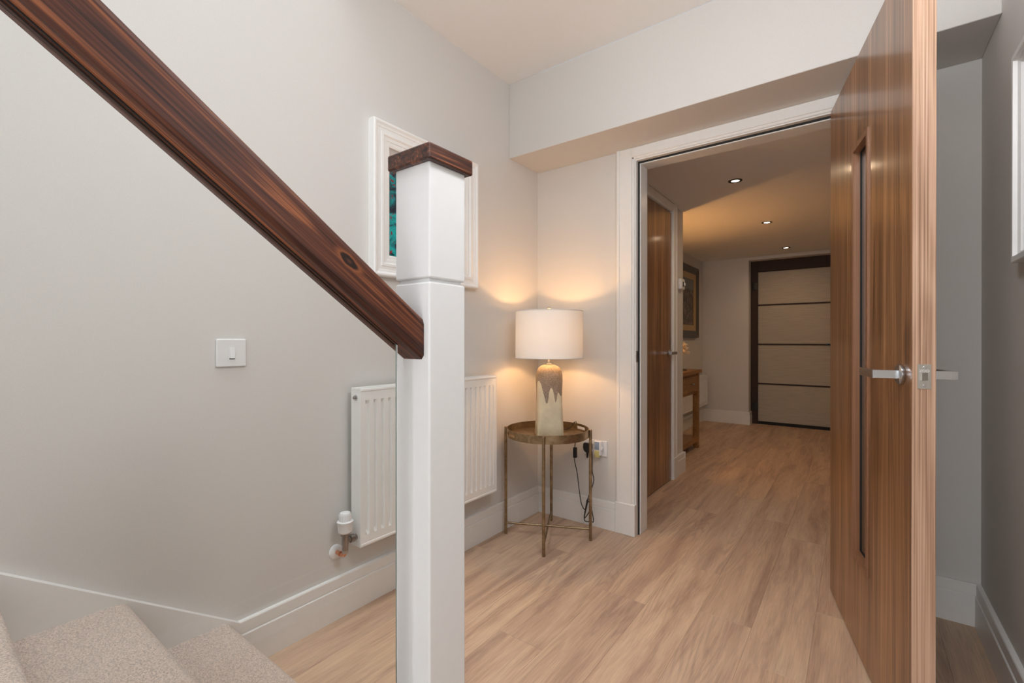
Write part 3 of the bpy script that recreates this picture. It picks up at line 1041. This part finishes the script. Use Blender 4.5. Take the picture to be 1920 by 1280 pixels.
framed('framed_picture', 'white stepped frame round a teal painting behind the newel post', 0, 1, -1.226, -0.595, 1.302, 1.930,
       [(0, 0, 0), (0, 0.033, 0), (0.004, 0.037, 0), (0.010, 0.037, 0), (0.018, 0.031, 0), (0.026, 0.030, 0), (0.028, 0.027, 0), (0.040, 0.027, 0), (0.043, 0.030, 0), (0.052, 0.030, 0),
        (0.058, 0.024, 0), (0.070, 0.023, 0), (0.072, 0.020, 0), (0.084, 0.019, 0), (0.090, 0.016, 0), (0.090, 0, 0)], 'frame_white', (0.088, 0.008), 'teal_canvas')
framed('framed_picture', 'dark framed painting with gold liner above the console table', NX, 1, 2.62, 3.650, 1.075, 1.930,
       [(0, 0, 0), (0, 0.034, 0), (0.008, 0.038, 0), (0.030, 0.030, 0), (0.060, 0.026, 0), (0.080, 0.026, 0), (0.084, 0.022, 1), (0.120, 0.018, 1), (0.150, 0.016, 1), (0.150, 0, 0)],
       ['silver_frame', 'gold_liner'], (0.148, 0.008), 'dark_canvas')
framed('framed_picture', 'white framed picture with pale mat on the wall behind the open door', W, -1, -1.20, -0.530, 1.252, 1.815,
       [(0, 0, 0), (0, 0.023, 0), (0.002, 0.025, 0), (0.016, 0.025, 0), (0.018, 0.016, 0), (0.028, 0.012, 0), (0.028, 0, 0)], 'frame_white', (0.027, 0.006), 'mat_board')

# ------------------------------------------------------------------ tray table
TC = Vector((0.257, -0.2945, 0))
LEGS = [Vector((0.360, -0.493, 0)), Vector((0.053, -0.392, 0)), Vector((0.459, -0.198, 0)), Vector((0.156, -0.095, 0))]
table = thing('tray_table', 'round antique brass tray table standing in the corner', 'side table', (TC.x, TC.y, 0))
TR, TZ0, TZ1 = 0.2165, 0.538, 0.580
for i, l in enumerate(LEGS):
    lg = obj('leg', lathe(new(), [(0.0068, 0.0), (0.008, 0.001), (0.008, 0.576), (0.006, 0.578)], (l.x, l.y, 0), 14), 'antique_brass', table, smooth=True)
    dr = (TC - l).normalized()
    q = l + dr * 0.009
    b = new()
    tube(b, [(l.x, l.y, 0.545), (q.x, q.y, 0.545)], 0.006, 8)
    obj('bracket', b, 'antique_brass', lg)
for a, b_ in ((0, 3), (1, 2)):
    pa, pb = LEGS[a], LEGS[b_]
    dz = 0.0 if a == 1 else -0.004
    obj('stretcher', tube(new(), [(pa.x, pa.y, 0.060 + dz), (pb.x, pb.y, 0.060 + dz)], 0.0058, 10), 'antique_brass', table, smooth=True)
obj('tray_floor', lathe(new(), [(TR - 0.002, TZ0), (TR - 0.002, TZ0 + 0.006)], (TC.x, TC.y, 0), 72), 'antique_brass', table, smooth=True)
cdir = math.atan2(-2.365 - TC.y, 1.567 - TC.x)
b = new()
NS = 144
zr_ = [TZ0, TZ0 + 0.013, TZ0 + 0.029, TZ1]
slot_c = [cdir - R(60), cdir - R(60) + math.pi]
rings = {}
for rad, key in ((TR, 'o'), (TR - 0.003, 'i')):
    rings[key] = [[b.verts.new((TC.x + rad * math.cos(2 * math.pi * i / NS), TC.y + rad * math.sin(2 * math.pi * i / NS), z)) for i in range(NS)] for z in zr_]


def in_slot(i):
    a = 2 * math.pi * (i + 0.5) / NS
    return any(abs((a - s + math.pi) % (2 * math.pi) - math.pi) < R(11) for s in slot_c)


for k in range(3):
    for i in range(NS):
        j = (i + 1) % NS
        if k == 1 and in_slot(i):
            if not in_slot(i - 1):
                b.faces.new((rings['o'][1][i], rings['i'][1][i], rings['i'][2][i], rings['o'][2][i]))
            if not in_slot(j):
                b.faces.new((rings['o'][1][j], rings['i'][1][j], rings['i'][2][j], rings['o'][2][j]))
            for kk in (1, 2):
                b.faces.new((rings['o'][kk][i], rings['o'][kk][j], rings['i'][kk][j], rings['i'][kk][i]))
            continue
        for key in 'oi':
            r_ = rings[key]
            b.faces.new((r_[k][i], r_[k][j], r_[k + 1][j], r_[k + 1][i]))
for i in range(NS):
    j = (i + 1) % NS
    for kk in (0, 3):
        b.faces.new((rings['o'][kk][i], rings['o'][kk][j], rings['i'][kk][j], rings['i'][kk][i]))
rim = obj('rim', b, 'antique_brass', table, smooth=35)
# raised lip round each handle slot
for s in slot_c:
    loop = []
    for u, z in [(-12, 0.021), (-10.5, 0.012), (0, 0.0115), (10.5, 0.012), (12, 0.021), (10.5, 0.030), (0, 0.0305), (-10.5, 0.030), (-12, 0.021)]:
        a = s + R(u)
        loop.append((TC.x + (TR + 0.0005) * math.cos(a), TC.y + (TR + 0.0005) * math.sin(a), TZ0 + z))
    obj('slot_lip', tube(new(), loop, 0.0018, 6), 'antique_brass', rim)

# ------------------------------------------------------------------ table lamp on the tray
LZ = TZ0 + 0.006
LC = Vector((0.262, -0.288, LZ))
lamp = thing('table_lamp', 'lit table lamp with white drum shade and drip glazed base', 'table lamp', LC, cdir + R(90))
# rounded square body, local -Y faces the camera side
b = new()
rings = []
prof = [(0.0, 0.070, 7), (0.003, 0.0725, 7), (0.06, 0.0695, 6.5), (0.12, 0.0665, 6), (0.18, 0.0655, 5), (0.23, 0.0665, 4), (0.28, 0.0690, 3.2), (0.315, 0.0690, 2.7), (0.335, 0.0655, 2.5), (0.350, 0.0580, 2.3), (0.361, 0.0460, 2.1), (0.368, 0.030, 2), (0.370, 0.012, 2)]
n = 64
tw = R(7)
for z, r_, e in prof:
    ring = []
    for i in range(n):
        a = 2 * math.pi * i / n
        c_, s_ = math.cos(a), math.sin(a)
        rr = r_ / (abs(c_) ** e + abs(s_) ** e) ** (1 / e)
        ring.append(b.verts.new((rr * math.cos(a + tw), rr * math.sin(a + tw), z)))
    rings.append(ring)
for a, c_ in zip(rings, rings[1:]):
    for i in range(n):
        b.faces.new((a[i], a[(i + 1) % n], c_[(i + 1) % n], c_[i]))
b.faces.new(rings[0])
b.faces.new(rings[-1])
obj('ceramic_body', b, 'drip_glaze', lamp, local=True, smooth=50)
obj('neck', lathe(new(), [(0.013, 0.366), (0.013, 0.374), (0.0085, 0.376), (0.0085, 0.440), (0.012, 0.442), (0.012, 0.470)], n=16), 'satin_steel', lamp, local=True, smooth=True)
S0, S1, SR = 0.404, 0.652, 0.1785
b = new()
n = 96
o0 = [b.verts.new((SR * math.cos(2 * math.pi * i / n), SR * math.sin(2 * math.pi * i / n), S0)) for i in range(n)]
o1 = [b.verts.new((SR * 0.992 * math.cos(2 * math.pi * i / n), SR * 0.992 * math.sin(2 * math.pi * i / n), S1)) for i in range(n)]
for i in range(n):
    b.faces.new((o0[i], o0[(i + 1) % n], o1[(i + 1) % n], o1[i]))
shade = obj('lamp_shade', b, 'shade_cloth', lamp, local=True, smooth=True)
for zz, rr in ((S0 + 0.002, SR), (S1 - 0.002, SR * 0.992)):
    pts = [(rr * math.cos(2 * math.pi * i / n), rr * math.sin(2 * math.pi * i / n), zz) for i in range(n + 1)]
    obj('hem', tube(new(), pts, 0.0022, 6, caps=False), 'shade_cloth', shade, local=True, smooth=True)
# harp, spider and finial
b = new()
for s in (-1, 1):
    tube(b, spline([(s * 0.012, 0, 0.445), (s * 0.045, 0, 0.48), (s * 0.052, 0, 0.55), (s * 0.030, 0, 0.625), (0, 0, 0.648)], 6), 0.0016, 6)
for k in range(3):
    a = 2 * math.pi * k / 3 + 0.4
    tube(b, [(0, 0, S1 - 0.004), (SR * 0.99 * math.cos(a), SR * 0.99 * math.sin(a), S1 - 0.004)], 0.0015, 6)
obj('harp', b, 'satin_steel', lamp, local=True)
obj('finial', lathe(new(), [(0.004, S1 - 0.006), (0.004, S1 + 0.006), (0.007, S1 + 0.009), (0.0095, S1 + 0.015), (0.0075, S1 + 0.021), (0.003, S1 + 0.0235)], n=16), 'satin_steel', lamp, local=True, smooth=True)
obj('bulb', lathe(new(), [(0.012, 0.468), (0.014, 0.480), (0.027, 0.515), (0.029, 0.530), (0.024, 0.548), (0.010, 0.557)], n=20), 'bulb_glass', lamp, local=True, smooth=True)


def point_light(name, loc, watts, col, radius):
    d = bpy.data.lights.new(name, 'POINT')
    d.energy = watts
    d.color = col
    d.shadow_soft_size = radius
    o = bpy.data.objects.new(name, d)
    COL.objects.link(o)
    o.location = loc
    return o


point_light('lamp_light', LC + Vector((0, 0, 0.535)), 4.0, (1.0, 0.53, 0.21), 0.02)

# cord with inline switch and plug
CY = -0.050
cord_pts = [(0.272, -0.215, 0.552), (0.290, -0.130, 0.553), (0.302, -0.082, 0.583), (0.304, -0.062, 0.570), (0.296, CY, 0.50), (0.287, CY, 0.455), (0.282, CY, 0.37), (0.300, CY, 0.29), (0.314, CY, 0.19), (0.326, CY, 0.125), (0.342, CY, 0.097), (0.358, CY, 0.104),
            (0.366, CY - 0.01, 0.150), (0.380, CY - 0.01, 0.160), (0.386, CY - 0.005, 0.125), (0.374, CY, 0.085), (0.352, CY - 0.01, 0.050), (0.348, CY, 0.075), (0.368, CY - 0.01, 0.150), (0.372, CY - 0.015, 0.135), (0.356, CY - 0.02, 0.045), (0.392, CY - 0.01, 0.040), (0.405, CY - 0.005, 0.046), (0.386, CY, 0.120), (0.368, CY, 0.150),
            (0.376, CY, 0.185), (0.396, CY, 0.235), (0.404, CY, 0.275), (0.395, CY, 0.315), (0.395, CY, 0.385), (0.391, CY + 0.005, 0.425)]
cord = thing('lamp_cord', 'thin black lamp cord with inline switch looping by the baseboard', 'cord', (0.35, CY, 0.0))
obj('cable', tube(new(), spline(cord_pts, 6), 0.0026, 7), 'black_plastic', cord, smooth=True)
obj('inline_switch', bx(0.277, 0.297, CY - 0.010, CY + 0.008, 0.375, 0.435, bev=0.004, seg=2), 'black_plastic', cord)

# double socket, plug and plug-in freshener
so = thing('wall_socket', 'white double wall socket beside the tray table', 'socket', (0.39, 0, 0.439))
obj('plate', bx(0.317, 0.463, -0.010, 0, 0.396, 0.482, bev=0.003, seg=2), 'plastic_white', so)
for xx in (0.379, 0.396):
    obj('rocker', bx(xx - 0.005, xx + 0.005, -0.0125, -0.009, 0.458, 0.474, bev=0.001), 'plastic_white', so)
pg = thing('plug', 'black three-pin plug in the double wall socket', 'plug', (0.392 - 0.04, -0.01, 0.43))
PXC = 0.352
b = new()
prism(b, [(PXC - 0.025, 0.462), (PXC + 0.025, 0.462), (PXC + 0.026, 0.430), (PXC + 0.014, 0.410), (PXC - 0.014, 0.410), (PXC - 0.026, 0.430)], 'y', -0.034, -0.0101)
bmesh.ops.bevel(b, geom=list(b.edges), offset=0.004, segments=2, affect='EDGES')
obj('body', b, 'black_plastic', pg, smooth=40)
obj('strain_relief', lathe(new(), [(0.0075, 0.412), (0.0045, 0.380)], (PXC, -0.026, 0), 10), 'black_plastic', pg, smooth=True)
af = thing('air_freshener', 'white plug-in air freshener with blue cover and yellow oil', 'air freshener', (0.425, -0.01, 0.44))
AX = 0.420
obj('body', bx(AX - 0.024, AX + 0.020, -0.040, -0.0101, 0.405, 0.484, bev=0.006, seg=3), 'plastic_white', af, smooth=40)
obj('cover', bx(AX - 0.017, AX + 0.011, -0.0425, -0.038, 0.438, 0.480, bev=0.003, seg=2), 'freshener_blue', af, smooth=40)
obj('oil_bottle', bx(AX - 0.017, AX + 0.011, -0.0445, -0.020, 0.394, 0.432, bev=0.005, seg=2), 'freshener_oil', af, smooth=40)
dial = lathe(new(), [(0.011, AX + 0.019), (0.011, AX + 0.024), (0.008, AX + 0.026)], (0, -0.024, 0.44), 16, 'x')
obj('dial', dial, 'plastic_white', af, smooth=True)

# ------------------------------------------------------------------ inner hall: downlights
for x, y, lb in ((0.943, 0.868, 'recessed downlight in the hall ceiling just inside the open doorway'), (0.943, 2.17, 'recessed downlight in the hall ceiling, middle one of the three'), (0.943, 3.53, 'recessed downlight in the hall ceiling right before the front door')):
    d = thing('downlight', lb, 'downlight', (x, y, HC), group='downlights in the inner hall ceiling')
    b = new()
    n = 28
    for (r0, z0_), (r1, z1_) in (((0.041, HC), (0.041, HC - 0.003)), ((0.041, HC - 0.003), (0.026, HC - 0.004)), ((0.026, HC - 0.004), (0.0235, HC - 0.0005)), ((0.0235, HC - 0.0005), (0.041, HC))):
        a0 = [b.verts.new((x + r0 * math.cos(2 * math.pi * k / n), y + r0 * math.sin(2 * math.pi * k / n), z0_)) for k in range(n)]
        a1 = [b.verts.new((x + r1 * math.cos(2 * math.pi * k / n), y + r1 * math.sin(2 * math.pi * k / n), z1_)) for k in range(n)]
        for k in range(n):
            b.faces.new((a0[k], a0[(k + 1) % n], a1[(k + 1) % n], a1[k]))
    bmesh.ops.remove_doubles(b, verts=b.verts, dist=1e-5)
    obj('rim', b, 'bronze_rim', d, smooth=40)
    obj('lens', lathe(new(), [(0.0238, HC - 0.0004), (0.0238, HC - 0.0015), (0.018, HC - 0.0025)], (x, y, 0), 24), 'downlight_glow', d)
    sd = bpy.data.lights.new('downlight_beam', 'SPOT')
    sd.energy = 6.0
    sd.color = (1.0, 0.72, 0.45)
    sd.spot_size = R(164)
    sd.spot_blend = 1.0
    sd.shadow_soft_size = 0.02
    sl = bpy.data.objects.new('downlight_beam', sd)
    COL.objects.link(sl)
    sl.location = (x, y, HC - 0.012)

# thermostat
th = thing('thermostat', 'small white thermostat on the end of the inner hall wall', 'thermostat', (HX, 1.33, 1.48))
obj('case', bx(HX, HX + 0.026, 1.285, 1.375, 1.441, 1.522, bev=0.004, seg=2), 'plastic_white', th, smooth=40)
obj('display', bx(HX + 0.0255, HX + 0.027, 1.318, 1.345, 1.462, 1.500), 'black_plastic', th)
obj('dial', lathe(new(), [(0.012, HX + 0.025), (0.012, HX + 0.032), (0.010, HX + 0.034)], (0, 1.360, 1.482), 16, 'x'), 'plastic_white', th, smooth=True)

# ------------------------------------------------------------------ console table
CX0, CX1, CYA, CYB = NX + 0.03, 0.340, 1.47, 2.336
con = thing('console_table', 'oak console table with drawers and low shelf in the niche', 'console table', ((CX0 + CX1) / 2, (CYA + CYB) / 2, 0))
obj('table_top', bx(CX0 - 0.005, CX1 + 0.018, CYA - 0.02, CYB + 0.025, 0.728, 0.760, bev=0.004, seg=2), 'oak_wood', con)
for x in (CX0, CX1 - 0.05):
    for y in (CYA, CYB - 0.05):
        obj('leg', bx(x, x + 0.05, y, y + 0.05, 0, 0.73, bev=0.002), 'oak_wood', con)
b = bx(CX0 + 0.01, CX1 - 0.012, CYA + 0.02, CYB - 0.02, 0.533, 0.729)
obj('drawer_case', b, 'oak_wood', con)
ydiv = [CYA + 0.052, 1.6885, 1.905, CYB - 0.052]
ydiv = [CYA + 0.052, (CYA + CYB) / 2, CYB - 0.052]
for ya, yb in zip(ydiv, ydiv[1:]):
    dr = obj('drawer', bx(CX1 - 0.013, CX1 - 0.002, ya + 0.004, yb - 0.004, 0.560, 0.705, bev=0.002), 'oak_wood', con)
    ym = (ya + yb) / 2
    kb = new()
    for dy in (-0.022, 0.022):
        lathe(kb, [(0.005, CX1 - 0.003), (0.005, CX1 + 0.008), (0.008, CX1 + 0.012), (0.006, CX1 + 0.017)], (0, ym + dy, 0.632), 12, 'x')
    tube(kb, [(CX1 + 0.012, ym - 0.022, 0.632), (CX1 + 0.016, ym, 0.626), (CX1 + 0.012, ym + 0.022, 0.632)], 0.003, 6)
    obj('pull', kb, 'nickel_dark', dr, smooth=True)
obj('shelf', bx(CX0 + 0.005, CX1 - 0.006, CYA + 0.01, CYB - 0.01, 0.062, 0.110, bev=0.003), 'oak_wood', con)

# coral ornament on a stand
cr = thing('coral_ornament', 'cream branching coral ornament on the oak console table', 'ornament', (0.262, 2.03, 0.760))
cb = Vector((0.262, 2.03, 0.968))
b = new()
rng = random.Random(5)
for k in range(26):
    u = Vector((rng.uniform(-1, 1), rng.uniform(-1, 1), rng.uniform(-0.75, 0.8)))
    u.normalize()
    l = rng.uniform(0.045, 0.072)
    w_ = Vector((rng.uniform(-1, 1), rng.uniform(-1, 1), rng.uniform(-1, 1))) * 0.014
    tube(b, [cb, cb + u * l * 0.55 + w_ * 0.5, cb + u * l + w_], 0.0115, 6)
    tube(b, [cb + u * l * 0.5, cb + u * l * 0.95 - w_ * 1.4], 0.009, 6)
obj('coral', b, 'coral_cream', cr, smooth=True)
obj('stand', lathe(new(), [(0.045, 0.760), (0.045, 0.772), (0.008, 0.780), (0.006, 0.93), (0.010, 0.95)], (cb.x, cb.y, 0), 20), 'nickel_dark', cr, smooth=True)

# second lamp, on the near end of the console, hidden by the wall end: its light is what warms the niche
l2 = thing('table_lamp', 'small warm table lamp at the wall end of the oak console table', 'table lamp', (0.15, 1.60, 0.760))
obj('lamp_base', lathe(new(), [(0.055, 0.760), (0.058, 0.766), (0.03, 0.785), (0.045, 0.85), (0.05, 0.92), (0.03, 1.0), (0.010, 1.02), (0.010, 1.10)], (0.15, 1.60, 0), 24), 'coral_cream', l2, smooth=True)
b = new()
n = 40
a0 = [b.verts.new((0.15 + 0.115 * math.cos(2 * math.pi * k / n), 1.60 + 0.115 * math.sin(2 * math.pi * k / n), 1.00)) for k in range(n)]
a1 = [b.verts.new((0.15 + 0.085 * math.cos(2 * math.pi * k / n), 1.60 + 0.085 * math.sin(2 * math.pi * k / n), 1.26)) for k in range(n)]
for k in range(n):
    b.faces.new((a0[k], a0[(k + 1) % n], a1[(k + 1) % n], a1[k]))
obj('lamp_shade', b, 'shade_cloth', l2, smooth=True)
point_light('niche_lamp_light', (0.15, 1.60, 1.20), 9.0, (1.0, 0.48, 0.15), 0.02)

# unseen opal globe pendant added as fill (its light is set at the top)
pl_ = thing('added_pendant', 'added unseen opal glass globe pendant hanging from the stair hall ceiling', 'pendant lamp', (1.50, -1.58, H))
obj('ceiling_rose', lathe(new(), [(0.05, H - 0.0005), (0.05, H - 0.02), (0.02, H - 0.03)], (1.50, -1.58, 0), 24), 'trim_white', pl_, smooth=40)
obj('flex', tube(new(), [(1.50, -1.58, H - 0.025), (1.50, -1.58, 2.065)], 0.003, 8), 'plastic_white', pl_)
gp = [(0.13 * math.sin(R(a)), 1.94 - 0.13 * math.cos(R(a))) for a in range(6, 175, 12)]
obj('globe', lathe(new(), gp, (1.50, -1.58, 0), 32), 'globe_glow', pl_, smooth=True)
